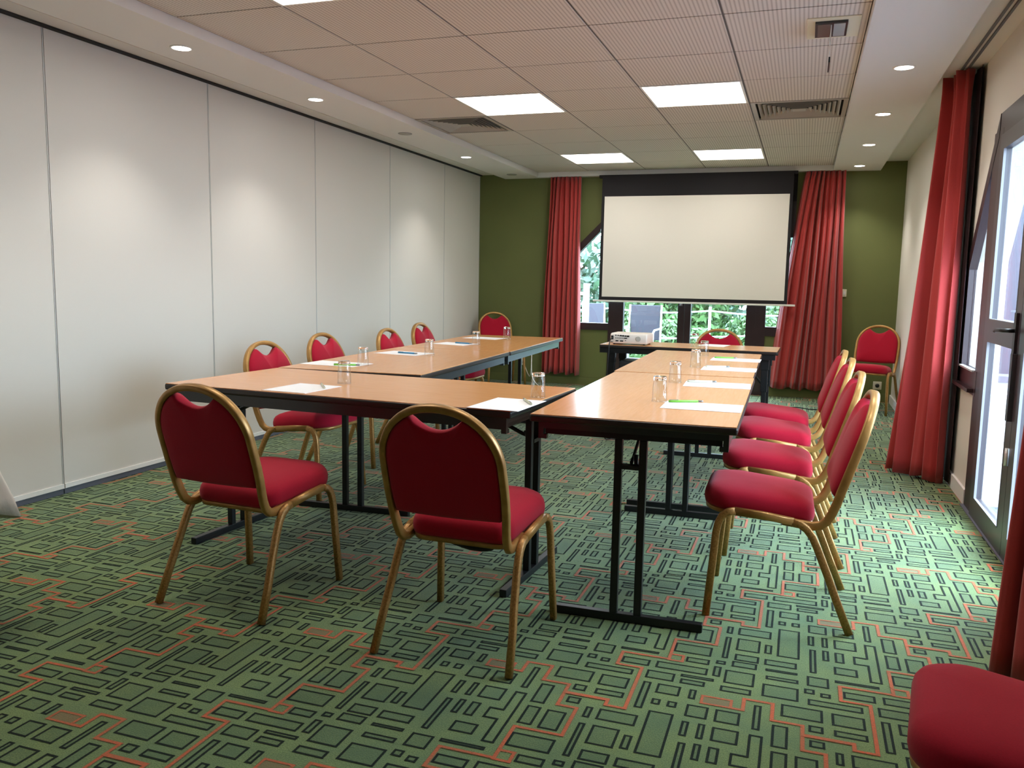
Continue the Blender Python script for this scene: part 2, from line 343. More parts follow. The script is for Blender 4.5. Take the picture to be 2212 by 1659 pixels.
for xa, xb, ya, yb, i in vents:
    t = thing('air_vent', 'square louvred air vent in the ceiling ' + ('cut by the soffit over the partition' if i == 0 else 'beside the soffit over the curtained wall'), 'vent', ((xa+xb)/2, (ya+yb)/2, ZG), 0)
    hx, hy = (xb-xa)/2-.006, (yb-ya)/2-.006; f = MB()
    w_ = .03
    for A, B in (((-hx,-hy,-.003),(hx,-hy+w_,.01)),((-hx,hy-w_,-.003),(hx,hy,.01)),((-hx,-hy+w_,-.003),(-hx+w_,hy-w_,.01)),((hx-w_,-hy+w_,-.003),(hx,hy-w_,.01))): f.box(A, B)
    f.build('frame', M['grille'], t)
    # four fields of slats meeting on the diagonals; slats run parallel to the outer edge
    s_ = MB(); n = 8; k = 0
    while k < n:
        d = (hx-w_) * (1 - (k+.5)/(n+1.2)); dy = (hy-w_) * (1 - (k+.5)/(n+1.2)); c = .012
        for sx in (-1, 1):
            s_.add([(sx*d, -dy, -.001),(sx*d, dy, -.001),(sx*(d-.02), dy-.02, .022),(sx*(d-.02), -dy+.02, .022),
                    (sx*(d-.002), -dy, -.001),(sx*(d-.002), dy, -.001),(sx*(d-.022), dy-.02, .022),(sx*(d-.022), -dy+.02, .022)],
                   [(0,1,2,3),(7,6,5,4),(0,4,5,1),(1,5,6,2),(2,6,7,3),(3,7,4,0)])
            s_.add([(-d, sx*dy, -.001),(d, sx*dy, -.001),(d-.02, sx*(dy-.02), .022),(-d+.02, sx*(dy-.02), .022),
                    (-d, sx*(dy-.002), -.001),(d, sx*(dy-.002), -.001),(d-.02, sx*(dy-.022), .022),(-d+.02, sx*(dy-.022), .022)],
                   [(0,1,2,3),(7,6,5,4),(0,4,5,1),(1,5,6,2),(2,6,7,3),(3,7,4,0)])
        k += 1
    s_.build('slats', M['grille'], t)
    MB().box((-hx+.01,-hy+.01,.0245),(hx-.01,hy-.01,.029)).build('duct_plate', M['dark'], t)
    MB().box((-.045,-.045,-.001),(.045,.045,.003)).build('centre_plate', M['grille'], t)

# downlights
def downlight(x, y, on, label):
    t = thing('downlight', label, 'downlight', (x, y, ZS), 0, 'round soffit downlights')
    MB().lathe([(.058,0),(.058,-.004),(.050,-.006),(.046,-.002),(.046,0)], 28, cap0=False, cap1=False).build('ring', M['whiteseal'] if on else M['steel'], t)
    MB().lathe([(.046,-.0035),(.03,-.006),(.001,-.007)], 28, cap1=False, cap0=False).build('lens', M['spotglow'] if on else M['grille'], t)
    if on:
        l = bpy.data.lights.new('downlight beam', 'SPOT'); l.energy = 24; l.color = (1, .97, .92); l.spot_size = math.radians(104); l.spot_blend = .75; l.shadow_soft_size = .04
        o = bpy.data.objects.new('downlight_beam', l); C.objects.link(o); o.location = (x, y, ZS-.02)
        o.parent = None
DL = [(-.17, 0, 'behind the camera'), (1.16,1,'over the camera'), (2.49,1,'nearest, out of the picture'), (3.813,1,'first in view'), (5.12,1,'second in view'), (6.48,0,'unlit grey one, third in view'), (7.817,1,'fourth in view, lit'), (9.185,0,'unlit grey one at the green wall')]
for y, on, s in DL: downlight(-3.21, y, on, 'round downlight in the soffit along the partition, ' + s)
for y, s in ((-.09,'beside the camera'),(1.23,'close to the camera'),(2.55,'above the near chairs'),(3.88,'just out of the picture'),(5.2,'nearest in view'),(6.52,'second in view'),(7.86,'third in view'),(9.17,'last, by the green wall')):
    downlight(.446, y, 1 if y > 2 else 0, 'round downlight in the soffit along the curtained side, ' + s)

# emergency sign luminaire in the near right ceiling tile
t = thing('exit_sign_light', 'cream emergency luminaire with a dangling clear sign blade in a ceiling tile', 'emergency light', (.055, 4.53, ZG), 0)
MB().bbox((-.115,-.17,-.006),(.125,.17,.0), .003).build('base_plate', M['plastic'], t)
MB().box((-.078,-.125,-.016),(.068,.115,-.006)).build('lamp_box', M['apron'], t)
MB().box((-.066,-.11,-.018),(-.01,.1,-.0161)).build('lens', M['steel'], t)
MB().box((.006,-.11,-.018),(.058,.1,-.0161)).build('lens', M['alu'], t)
MB().box((-.008,-.10,-.185),(-.003,.10,-.018)).build('sign_blade', M['whiteseal'], t)
b = MB(); b.box((-.0095,-.102,-.19),(-.0015,.102,-.165)); b.build('blade_rail', M['apron'], t)

# ---- far window and glazed doors (dark brown timber)
Y0, Y1 = YF0-.02, YF0+.06
fr = MB()
NB = [0]
def barx(x0, x1, z0, z1, y0=Y0, y1=Y1, m=fr): NB[0] += 1; e = .0007*NB[0]; m.box((x0,y0+e,z0),(x1,y1-e,z1))
barx(-2.78,-2.131,.655,.735); barx(-.384,.26,.655,.755)      # sills
barx(-2.13,-2.055,0,2.1); barx(-.49,-.385,0,2.1)               # posts
barx(-2.78,-2.72,.735,1.34); barx(.20,.26,.755,1.42)
fr.prism([(-2.78,1.36),(-2.25,1.89),(-2.25,1.79),(-2.78,1.26)], Y0, Y1, 'y')
fr.prism([(.26,1.44),(-.13,1.83),(-.13,1.73),(.26,1.34)], Y0, Y1, 'y')
barx(-2.25,-2.13,1.82,2.1); barx(-.385,-.13,1.72,2.1)
w1 = struct(fr.build('window_1', M['brown']))
MB().box((-2.25,YF0+.01,2.1),(-.13,YF0+.05,2.395)).build('blackout_board', M['blackout'], w1)
MB().prism([(-2.72,.735),(-2.13,.735),(-2.13,1.82),(-2.25,1.82),(-2.72,1.34)], YF0+.02, YF0+.026, 'y').build('pane', M['pane'], w1)
MB().prism([(-.385,.755),(.2,.755),(.2,1.42),(-.13,1.75),(-.385,1.75)], YF0+.02, YF0+.026, 'y').build('pane', M['pane'], w1)
for n, (xa, xb) in (('door_1', (-2.055,-1.262)), ('door_2', (-1.258,-.49))):
    d = MB(); s_ = .1
    d.box((xa,Y0,0.003),(xa+.10 if n == 'door_1' else xa+.068,Y1,2.1)); d.box((xb-.072 if n == 'door_1' else xb-.1,Y0,.003),(xb,Y1,2.1))
    xi, xj = (xa+.10, xb-.072) if n == 'door_1' else (xa+.068, xb-.1)
    d.box((xi,Y0,.003),(xj,Y1,.12)); d.box((xi,Y0,1.98),(xj,Y1,2.1))
    o = struct(d.build(n, M['brown']))
    MB().box((xi,YF0+.02,.12),(xj,YF0+.026,1.98)).build('pane', M['pane'], o)
d2 = MB(); d2.tube([(-1.30,Y0-.045,1.0),(-1.30,Y0-.045,1.12)], .008); d2.box((-1.315,Y0-.04,.96),(-1.285,Y0+.001,1.16)); d2.build('handle', M['steel'], bpy.data.objects['door_1'])

# ---- right window and doors
X0, X1 = XR-.012, XR+.032
NB[0] = 0
fr = MB()
def bary(y0, y1, z0, z1, m=fr, x0=X0, x1=X1): NB[0] += 1; e = .0007*NB[0]; m.box((x0+e,y0,z0),(x1-e,y1,z1))
O = [(5.65,.62),(5.65,1.36),(5.05,2.105)]
bary(5.12,5.65,.62,.755); bary(5.59,5.65,.755,1.36); 
fr.prism([(5.65,1.36),(5.05,2.105),(5.05,1.985),(5.59,1.315)], X0, X1, 'x')
bary(4.96,5.17,0,2.02); bary(3.34,5.05,1.985,2.105)
bary(3.22,3.42,0,2.02); bary(2.66,3.27,.62,.755); bary(2.66,2.72,.755,1.36)
fr.prism([(2.66,1.36),(3.33,2.105),(3.33,1.985),(2.72,1.315)], X0, X1, 'x')
NB[0] = 0
w2 = struct(fr.build('window_2', M['brown']))
MB().prism([(5.59,.755),(5.59,1.315),(5.17,1.84),(5.17,.755)], XR+.016, XR+.022, 'x').build('pane', M['pane'], w2)
MB().prism([(2.72,.755),(2.72,1.315),(3.22,1.87),(3.22,.755)], XR+.016, XR+.022, 'x').build('pane', M['pane'], w2)
b = MB(); b.box((X0-.03,5.17,.635),(X0+.001,5.66,.655)); b.build('window_board', M['brown'], w2)
b = MB(); b.box((X0-.012,5.18,.748),(X0+.01,5.59,.758)); b.build('glazing_bead', M['alu'], w2)
for n, (ya, yb) in (('door_3', (4.195,4.955)), ('door_4', (3.425,4.19))):
    d = MB(); x0, x1 = XR-.02, XR+.016
    d.box((x0,ya,.006),(x1,ya+.10,1.98)); d.box((x0,yb-.10,.006),(x1,yb,1.98))
    for z0, z1 in ((.006,.112),(.935,1.05),(1.9,1.98)): d.box((x0,ya+.10,z0),(x1,yb-.10,z1))
    o = struct(d.build(n, M['doorpaint']))
    for z0, z1 in ((.112,.935),(1.05,1.9)): MB().box((XR+.002,ya+.10,z0),(XR+.008,yb-.10,z1)).build('pane', M['pane'], o)
    bd = MB()
    for z0, z1 in ((.112,.935),(1.05,1.9)):
        bd.box((x0-.002,ya+.10,z0),(x0+.01,ya+.104,z1)); bd.box((x0-.002,yb-.104,z0),(x0+.01,yb-.10,z1)); bd.box((x0-.002,ya+.10,z0),(x0+.01,yb-.10,z0+.004))
    bd.build('glazing_bead', M['bead'], o)
    if n == 'door_3':
        h = MB(); h.box((x0-.012,4.225,.86),(x0,4.265,1.10)); h.tube([(x0-.01,4.245,1.02),(x0-.055,4.245,1.02),(x0-.062,4.27,1.02),(x0-.062,4.36,1.017),(x0-.06,4.39,1.012)], .0085, n=10); h.build('door_handle', M['black'], o)
        MB().box((x0-.02,4.198,.62),(x0,4.235,.92)).build('lock_box', M['apron'], o)
    h = MB(); h.tube([(x0-.008,ya+.002,.42),(x0-.008,ya+.002,.50)], .009, n=8); h.tube([(x0-.008,ya+.002,1.6),(x0-.008,ya+.002,1.68)], .009, n=8); h.build('hinge', M['alu'], o)
struct(MB().box((XR-.03,3.2,0.0012),(XR+.2,5.18,.005)).build('trim_7', M['seal']))

# ------------------------------------------------------------------ projection screen
t = thing('projection_screen', 'pull-down projection screen with black borders and blank white surface', 'projection screen', (-1.19, 9.42, 0))
MB().box((-.99,-.0,1.046),(.99,.0015,2.163)).build('white_surface', M['screen'], t)
b = MB(); b.box((-1.022,.002,1.012),(1.022,.0035,2.392)); b.build('black_border', M['blackout'], t)
b = MB(); b.bbox((-1.09,-.012,.988),(1.105,.014,1.008), .004); b.build('bottom_bar', M['whiteseal'], t)
b = MB(); b.box((-1.022,-.002,1.006),(1.022,.004,1.02)); b.build('border_hem', M['blackout'], t)
b = MB(); b.box((-1.06,.004,2.37),(1.06,.07,2.4)); b.build('roller_case', M['blackout'], t)

# ------------------------------------------------------------------ curtains
def curtain(name, label, path_fn, ztop, zbot, n=160, m=26, amp=.03, folds=9, th=.0025, flare=1.0, dark_sheet=None):
    """path_fn(s, v) -> (x, y, nx, ny) centre line; s along width, v 0 top .. 1 bottom"""
    rnd = random.Random(sum(map(ord, label)) % 997); ph = [rnd.uniform(0, 6.28) for _ in range(6)]
    t = thing(name, label, 'curtain', (0,0,0), 0); F = []; Bk = []
    for j in range(m+1):
        v = j/m; z = ztop + (zbot - ztop)*v; ra = []; rb = []
        for i in range(n+1):
            s = i/n; x, y, nx, ny = path_fn(s, v)
            w = folds*2*PI*s + .9*math.sin(3.1*s*PI+ph[0]) + .35*math.sin(2.2*v+ph[1])*math.sin(5*s+ph[2])
            a = amp*(.75+.5*v*flare)*(1+.4*math.sin(2*PI*s*2.3+ph[3]))
            d = a*(math.sin(w) + .28*math.sin(2.1*w+ph[4]+v*1.5) + .18*math.sin(.5*w+3*v+ph[5]))
            if v < .06: d += .4*amp*math.sin(w*2)*(1-v/.06)
            wob = .006*math.sin(7*v+9*s)
            ra.append((x+nx*d+wob*ny, y+ny*d-wob*nx, z + .012*v*math.sin(w*.5+ph[1]))); rb.append((x+nx*(d+th), y+ny*(d+th), z))
        F.append(ra); Bk.append(rb)
    b = MB(); b.loft(F, False, False, 0, True, closed=False); b.build('cloth', M['curtain'], t, recalc=False).modifiers.new('th', 'SOLIDIFY').thickness = th
    return t
def far_path(xa0, xb0, xa1, xb1, y, bulge=.0):
    def f(s, v):
        xa = xa0 + (xa1-xa0)*v**.85; xb = xb0 + (xb1-xb0)*v**.9
        return xa + (xb-xa)*s, y, 0, 1
    return f
curtain('curtain', 'brick red floor-length curtain on the green wall, on the partition side of the screen', far_path(-2.83,-2.48,-2.90,-2.455,9.50), 2.398, .13, folds=7, amp=.034)
curtain('curtain', 'wide brick red curtain hanging behind the bar end of the projection screen', far_path(-.055,.335,-.33,.405,9.505), 2.398, .10, folds=8, amp=.034)
def right_path(s, v):
    xa = .775 - .175*v**1.15; ya = 6.02 - .04*v      # room side, farther edge
    xb = .845 + .005*v; yb = 5.66 - .02*v             # near edge by the wall
    return xa + (xb-xa)*s, ya + (yb-ya)*s, -.9, -.43
curtain('curtain', 'tall brick red curtain gathered beside the glazed garden doors', right_path, ZU-.012, .018, folds=4, amp=.045, n=160)
sheet_mb = MB()  # thin wavy sheet, near-black red, between the gathered curtain and the wall
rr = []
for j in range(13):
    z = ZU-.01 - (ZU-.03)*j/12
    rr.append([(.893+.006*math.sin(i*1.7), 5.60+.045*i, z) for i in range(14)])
sheet_mb.loft(rr, False, False, 0, True, closed=False)
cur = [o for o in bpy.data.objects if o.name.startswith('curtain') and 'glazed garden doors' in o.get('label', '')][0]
lo = sheet_mb.build('dark_sheet', M['dark_sheet'], cur, recalc=False); lo.modifiers.new('th', 'SOLIDIFY').thickness = .003; lo['label'] = 'thin dark sheet against the wall'
def near_path(s, v):
    xa = .70 - .085*v; return xa + (.87-xa)*s, 2.84 - .22*s, -.7, -.7
curtain('curtain', 'edge of a brick red curtain nearest the camera beside the red corner chair', near_path, ZU-.012, .018, folds=4, amp=.02, n=80)
b = MB(); b.box((.80,YB0+.05,ZU-.010),(.812,6.05,ZU)); b.box((.83,YB0+.05,ZU-.010),(.842,6.05,ZU))
tag(b.build('curtain_track', M['seal']), 'slim grey double curtain track on the ceiling by the garden doors', 'curtain track')

# ------------------------------------------------------------------ folding tables
def make_table(label, cx, cy, L, W, rz, name='folding_table', shared=None, loc_z=0, side=True, ends=(1,1)):
    """length along local x"""
    t = thing(name, label, 'table', (cx, cy, 0), rz, 'beech folding tables')
    h = .735; tk = .028
    b = MB(); b.bbox((-L/2,-W/2,h-tk),(L/2,W/2,h-.002), .008, 1)
    r = .010; b.bbox((-L/2+.004,-W/2+.004,h-.004),(L/2-.004,W/2-.004,h), .0012, 0)
    b.build('tabletop', [M['wood'], M['blackedge']], t)
    a = MB(); i_ = .028
    for A, B in (((-L/2+i_,-W/2+i_,h-.075),(L/2-i_,-W/2+i_+.018,h-tk)),((-L/2+i_,W/2-i_-.018,h-.075),(L/2-i_,W/2-i_,h-tk)),((-L/2+i_,-W/2+i_+.018,h-.053),(-L/2+i_+.018,W/2-i_-.018,h-tk)),((L/2-i_-.018,-W/2+i_+.018,h-.053),(L/2-i_,W/2-i_-.018,h-tk))): a.box(A, B)
    for sx in (-1, 1):
        for sy in (-1, 1): a.box((sx*(L/2-i_)-.02*(sx>0)-.0*(sx<0), sy*(W/2-i_)-.03*(sy>0), h-.09),(sx*(L/2-i_)+.02*(sx<0), sy*(W/2-i_)+.03*(sy<0), h-.075))
    a.build('apron', M['apron'], t)
    for sx in (-1, 1):
        x = sx*(L/2-.055); bl = (W-.175)/2
        for sy in (-1, 1):
            MB().bbox((x-.0135,sy*.043-.0135,.03),(x+.0135,sy*.043+.0135,h-.075), .003).build('leg', M['black'], t)
        MB().bbox((x-.0145,-bl,.0015),(x+.0145,bl,.031), .003).build('floor_bar', M['black'], t)
        xr = x - sx*.001
        MB().box((x-.012,-W/2+.05,h-.0745),(x+.012,W/2-.05,h-.0535)).build('cross_rail', M['black'], t)
        s_ = MB(); s_.tube([(x-sx*.014,0,.575),(x-sx*.05,0,.585),(x-sx*.30,0,.695)], .0085, .006, 8); s_.box((x-.016,-.03,.555),(x+.016,.03,.57)); s_.tube([(x-sx*.03,-.012,.60),(x-sx*.01,-.02,.55)], .008, n=8)
        s_.build('brace', M['black'], t)
    return t
R = math.radians
make_table('beech-topped folding table nearest the camera, closing the left end of the horseshoe', -1.755, 3.237, 1.615, .765, R(-3.2))
make_table('middle beech folding table of the row along the partition, with white sheets', -2.185, 4.46, 1.53, .80, R(92.8))
make_table('farthest beech folding table along the partition, near the green wall', -2.255, 6.005, 1.55, .80, R(92.8))
make_table('nearest beech folding table of the row on the curtained side', -.552, 3.582, 1.57, .715, R(91.1))
make_table('far beech folding table of the row on the curtained side, ending at the projector table', -.592, 5.165, 1.56, .72, R(91.1))

# narrow table with the projector
t = thing('side_table', 'narrow beech table under the screen carrying the projector', 'table', (-.80, 6.50, 0), R(-1.0), None)
L_, W_ = 1.30, .50; h = .735
b = MB(); b.bbox((-L_/2,-W_/2,h-.025),(L_/2,W_/2,h-.002), .006, 1); b.bbox((-L_/2+.003,-W_/2+.003,h-.004),(L_/2-.003,W_/2-.003,h), .001, 0); b.build('tabletop', [M['wood'], M['blackedge']], t)
b = MB(); b.box((-L_/2+.0,-W_/2+.012,h-.064),(L_/2-.015,-W_/2+.03,h-.025)); b.box((-L_/2+.0,W_/2-.03,h-.064),(L_/2-.015,W_/2-.012,h-.025)); b.build('apron', M['black'], t)
for sx in (-1, 1):
    for sy in (-1, 1):
        x = sx*(L_/2-.085); y = sy*(W_/2-.06)
        b = MB(); b.bbox((x-.03,y-.02,h-.14),(x+.03,y+.02,h-.0255), .004); b.bbox((x-.016,y-.016,0.0012),(x+.016,y+.016,h-.13), .003); b.bbox((x-.024,y-.018,h-.30),(x+.024,y+.018,h-.13), .004)
        b.build('leg', M['black'], t)
    x = sx*(L_/2-.085)
    b = MB(); b.tube([(x,-W_/2+.07,.46),(x,W_/2-.07,.46)], .01, n=8)
    if sx > 0: b.tube([(x-sx*.02,0,.46),(x-sx*.22,0,h-.03)], .009, n=8); b.build('brace', M['black'], t)

t = thing('equipment_case', 'black equipment case standing on the floor beneath the projector', 'case', (-1.235, 6.53, 0.0012), 0)
MB().bbox((-.09,-.15,.0),(.10,.15,.60), .01).build('body', M['casecover'], t)
b = MB(); b.box((-.091,-.152,.3),(.101,.152,.315)); b.build('lid_seam', M['port'], t)

# ------------------------------------------------------------------ banquet chairs
def make_chair(label, cat='chair', group=None):
    t = thing('banquet_chair', label, cat, (0,0,0), 0, group)
    def lerp(a, b_, n): return [tuple(a[k]+(b_[k]-a[k])*i/n for k in range(3)) for i in range(n+1)]
    for s in (-1, 1):
        f = [(.222*s,.278,.0015),(.214*s,.263,.20),(.210*s,.256,.31),(.2085*s,.250,.345),(.2075*s,.238,.372),(.206*s,.218,.388),(.205*s,.192,.394)]
        MB().tube(f, .0112, .0138, 12, up=(1,0,0), pw=4).build('leg', M['goldleg'], t)
        r = [(.232*s,-.210,.0015),(.224*s,-.160,.12),(.216*s,-.128,.20),(.209*s,-.090,.29),(.207*s,-.072,.328),(.206*s,-.052,.353),(.205*s,-.028,.369),(.205*s,-.004,.375)]
        MB().tube(r, .0112, .0138, 12, up=(1,0,0), pw=4).build('leg', M['goldleg'], t)
        MB().tube([(.205*s,.194,.394),(.205*s,.10,.388),(.205*s,-.006,.3752)], .0112, .0138, 12, up=(1,0,0), pw=4).build('side_rail', M['gold'], t)
    # hoop back frame
    def yz(z): return -.157 - (z-.493)*.31
    pts = [(.183,.03,.370),(.183,-.03,.364),(.183,-.070,.360),(.184,-.098,.366),(.186,-.118,.384),(.188,-.132,.412),(.192,-.146,.452),(.195,yz(.493),.493),(.197,yz(.54),.54),(.197,yz(.60),.60)]
    for k in range(0, 21):
        an = k*PI/40; pts.append((.196*math.cos(an)**.92 if an < PI/2-.001 else 0, yz(.64+.18*math.sin(an)), .64+.18*math.sin(an)))
    pts = pts + [(-x, y, z) for x, y, z in reversed(pts[:-1])]
    MB().tube(pts, .0118, .0155, 12, up=(1,0,0), pw=4).build('back_frame', M['gold'], t)
    # seat outline
    def outline(sc_, n=10):
        k = []; fx, rx, fy, ry, cr = .197*sc_, .180*sc_, .302*sc_+.115*(1-sc_), -.078*sc_+.115*(1-sc_), .092*sc_
        for cx, cy, a0, r_ in ((fx-cr,fy-cr,0,cr),(-fx+cr,fy-cr,PI/2,cr),(-rx+cr*.6,ry+cr*.6,PI,cr*.6),(rx-cr*.6,ry+cr*.6,1.5*PI,cr*.6)):
            for i in range(n+1):
                a_ = a0+i*PI/2/n; k.append((cx+r_*math.cos(a_), cy+r_*math.sin(a_)))
        # bow the front edge
        return [(x, y + (.012*(1-(x/fx)**2) if y > .2 else 0)) for x, y in k]
    def seatz(y): return .370 + .085*(y)
    rings = [[(x,y,seatz(y)+dz) for x,y in outline(s_)] for s_, dz in ((.93,.0),(.985,.006),(1.0,.020),(1.0,.036),(.982,.052),(.94,.065),(.86,.075),(.72,.083),(.5,.088),(.2,.090))]
    MB().loft(rings).build('seat', M['red'], t)
    rings = [[(x,y,seatz(y)+dz) for x,y in outline(s_)] for s_, dz in ((.90,-.016),(.965,-.014),(.972,.0),(.94,.004))]
    MB().loft(rings).build('seat_frame', M['gold'], t)
    # backrest pad, in the hoop plane: u = x, w = z
    out = []
    zb = .468
    for k in range(13): out.append((-.178 + .356*k/12, zb - .006*math.sin(PI*k/12)))
    out += [(.183,.50),(.186,.55),(.186,.60)]
    for k in range(0, 40):
        an = k*PI/80; x = .186*math.cos(an)**.92; z = .64+.168*math.sin(an)
        if x < .084: break
        out.append((x, z))
    zt = out[-1][1]
    for k in range(1, 16):
        x = .084 - .168*k/16; out.append((x, zt - .004 - .038*(1-(x/.084)**2)))
    L2 = [(-x, z) for x, z in reversed(out[13:-15])]
    out += L2
    c = (0, .615)
    nn = Vector((0, .955, .296))  # pad normal towards the sitter
    def ring(ins, d):
        r_ = []
        for x, z in out:
            dx, dz = x-c[0], z-c[1]; l = math.hypot(dx, dz); f_ = max(0, (l-ins)/l); X, Z = c[0]+dx*f_, c[1]+dz*f_
            p = Vector((X, yz(Z), Z)) + nn*d; r_.append(tuple(p))
        return r_
    MB().loft([ring(.12,-.019), ring(.05,-.018), ring(.014,-.015), ring(.003,-.011), ring(0,-.006), ring(0,.008), ring(.002,.015), ring(.007,.022), ring(.016,.028), ring(.032,.033), ring(.06,.038), ring(.10,.041), ring(.14,.042)]).build('backrest', M['red'], t)
    return t

R_ = lambda d: math.radians(d)
seats = [
 ((-1.928, 2.572), -3.5, 'crimson banquet chair with gold frame in the foreground, back to camera, nearer the partition'),
 ((-1.008, 2.500), -1.0, 'crimson banquet chair in the foreground, back to camera, in front of the table joint'),
 ((0.0, 3.245), 91.0, 'nearest of the four crimson chairs in the curtained-side row, seat in full view'),
 ((0.0, 3.97), 91.0, 'second nearest crimson chair in the curtained-side row'),
 ((0.0, 4.72), 90.0, 'third crimson chair in the curtained-side row, behind the second'),
 ((-.01, 5.30), 90.0, 'farthest crimson chair in the curtained-side row, beside the red curtain'),
 ((-2.665, 4.06), -93.0, 'nearest crimson chair on the partition side, its seat seen beneath the near table'),
 ((-2.79, 4.885), -92.0, 'second crimson chair on the partition side, behind the green pen'),
 ((-2.69, 5.64), -90.0, 'third crimson chair on the partition side, leaning into the bright wall patch'),
 ((-2.85, 6.55), -90.0, 'fourth crimson chair on the partition side, beside the third'),
 ((-3.33, 9.22), -142.0, 'crimson chair standing in the far corner where partition and green wall meet'),
 ((-.655, 7.01), 180.0, 'crimson chair behind the narrow table, backrest against the garden doors'),
 ((.66, 8.86), 163.0, 'lone crimson chair against the green wall beside the white wall corner'),
 ((.535, 1.585), 82.0, 'crimson seat cut off in the lower corner nearest the camera'),
]
proto = None
for (x, y), rz, lb in seats:
    if proto is None: c_ = proto = make_chair(lb)
    else: c_ = copy_tree(proto)
    c_.location = (x, y, 0.0012); c_.rotation_euler = (0, 0, R_(rz)); tag(c_, lb, 'chair', 'crimson and gold banquet chairs')

c2 = [o for o in bpy.data.objects if 'in front of the table joint' in o.get('label', '')][0]
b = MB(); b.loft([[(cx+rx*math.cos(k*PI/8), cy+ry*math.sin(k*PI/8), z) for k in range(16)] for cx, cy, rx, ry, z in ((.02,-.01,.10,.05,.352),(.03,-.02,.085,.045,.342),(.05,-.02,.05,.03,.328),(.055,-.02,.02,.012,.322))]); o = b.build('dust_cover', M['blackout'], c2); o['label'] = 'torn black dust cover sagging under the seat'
# ------------------------------------------------------------------ things on the tables
ZTB = .735
# upside-down tumblers
M['thinglass'] = pane_mat('thin drinking glass', (.97,.975,.97,1)); 
def make_glass():
    r_ = bpy.data.objects.new('drinking_glass', None); C.objects.link(r_); r_.empty_display_size = .05
    b = MB(); b.lathe([(.0300,0),(.0302,.004),(.0285,.05),(.0266,.084)], 32, cap0=False, cap1=False); b.lathe([(.0285,0),(.0268,.05),(.0250,.084)], 32, cap0=False, cap1=False)
    n = 32
    for k in range(n): j = (k+1) % n; b.f.append((k, j, 4*n+j, 4*n+k)); b.m.append(0); b.sm.append(False)
    b.build('wall', M['thinglass'], r_, recalc=False)
    MB().lathe([(.0001,.0845),(.020,.0845),(.0262,.0850),(.0264,.0875),(.0258,.097),(.0245,.1),(.0001,.1)], 32, cap0=False, cap1=False).build('base', M['glass'], r_)
    return r_
glasses = [(-1.905,3.25,'above the left corner sheet on the nearest table'),(-2.208,3.963,'first along the partition-side tables, by the green pen'),(-2.16,4.702,'second along the partition-side tables'),(-2.232,5.666,'third along the partition-side tables'),(-2.236,6.351,'last along the partition-side tables, before the corner chair'),(-.993,3.209,'at the end of the nearest table where it meets the other row'),(-.52,3.313,'nearest of the row on the curtained-side tables'),(-.557,3.999,'second of the row on the curtained-side tables'),(-.559,4.808,'third of the row on the curtained-side tables'),(-.598,5.60,'fourth of the row on the curtained-side tables, nearest the narrow table'),(-.754,6.40,'tall-looking one standing on the narrow projector table')]
g0 = None
for x, y, s_ in glasses:
    if g0 is None: g = g0 = make_glass()
    else: g = copy_tree(g0)
    g.location = (x, y, ZTB+.0004); tag(g, 'clear upturned tumbler ' + s_, 'glass', 'upturned water glasses')
# sheets
sheets = [(-1.97,3.02,0,.215,.262,-3,'under the small pen at the left of the nearest table'),(-1.037,2.965,0,.205,.30,-3,'at the other end of the nearest table, by the table joint'),
 (-2.38,3.98,0,.335,.215,-3,'with the green pen, first of the partition-side row'),(-2.36,4.76,0,.31,.225,-8,'with the blue pen, second of the partition-side row'),(-2.40,5.665,0,.275,.215,-10,'third of the partition-side row'),(-2.43,6.37,0,.30,.22,-8,'last of the partition-side row, before the corner chair'),
 (-.343,3.235,0,.295,.205,1,'nearest of the curtained-side row, with a green pen'),(-.358,3.98,0,.30,.21,3,'second of the curtained-side row'),(-.37,4.775,0,.293,.21,1,'third of the curtained-side row'),(-.38,5.40,0,.298,.215,0,'fourth of the curtained-side row, nearest the narrow table'),(-.635,6.62,0,.20,.24,-8,'on the narrow table in front of the chair')]
pens = [(-1.915,3.09,127,'penwhite','short-looking pale pen across the left sheet of the nearest table'),(-.98,3.035,120,'penwhite','pale pen on the sheet at the end of the nearest table'),(-2.28,3.915,18,'pengreen','green pen on the first sheet along the partition side'),(-2.325,4.735,-6,'penblue','blue pen on the second sheet along the partition side'),(-2.345,5.70,-8,'penblue','small blue pen on the third sheet along the partition side'),
 (-.417,3.318,25,'pengreen','green pen on the nearest sheet of the curtained-side row'),(-.438,4.05,18,'penwhite','pale pen on the second sheet of the curtained-side row'),(-.44,4.842,25,'penwhite','pale pen on the third sheet of the curtained-side row'),(-.45,5.47,10,'pengreen','green pen on the fourth sheet of the curtained-side row')]
s0 = None
for x, y, z, w_, d_, rz, s_ in sheets:
    b = MB(); b.box((-w_/2,-d_/2,0),(w_/2,d_/2,.0012)); o = b.build('paper_sheet', M['paper'])
    o.location = (x, y, ZTB+.0003); o.rotation_euler = (0,0,R_(rz)); tag(o, 'blank white sheet ' + s_, 'paper', 'blank note sheets')
for x, y, rz, mk, s_ in pens:
    t = thing('pen', s_, 'pen', (x, y, ZTB+.0017+.0048), R_(rz), 'pens on the sheets')
    MB().tube([(-.068,0,0),(-.055,0,0),(.05,0,0)], .0046, n=10).build('barrel', M[mk], t)
    MB().tube([(.05,0,0),(.062,0,0),(.070,0,0)], .0040, n=10).build('tip', M['steel'], t)
    MB().box((-.066,-.0015,.0045),(-.03,.0015,.0062)).build('clip', M['steel'], t)

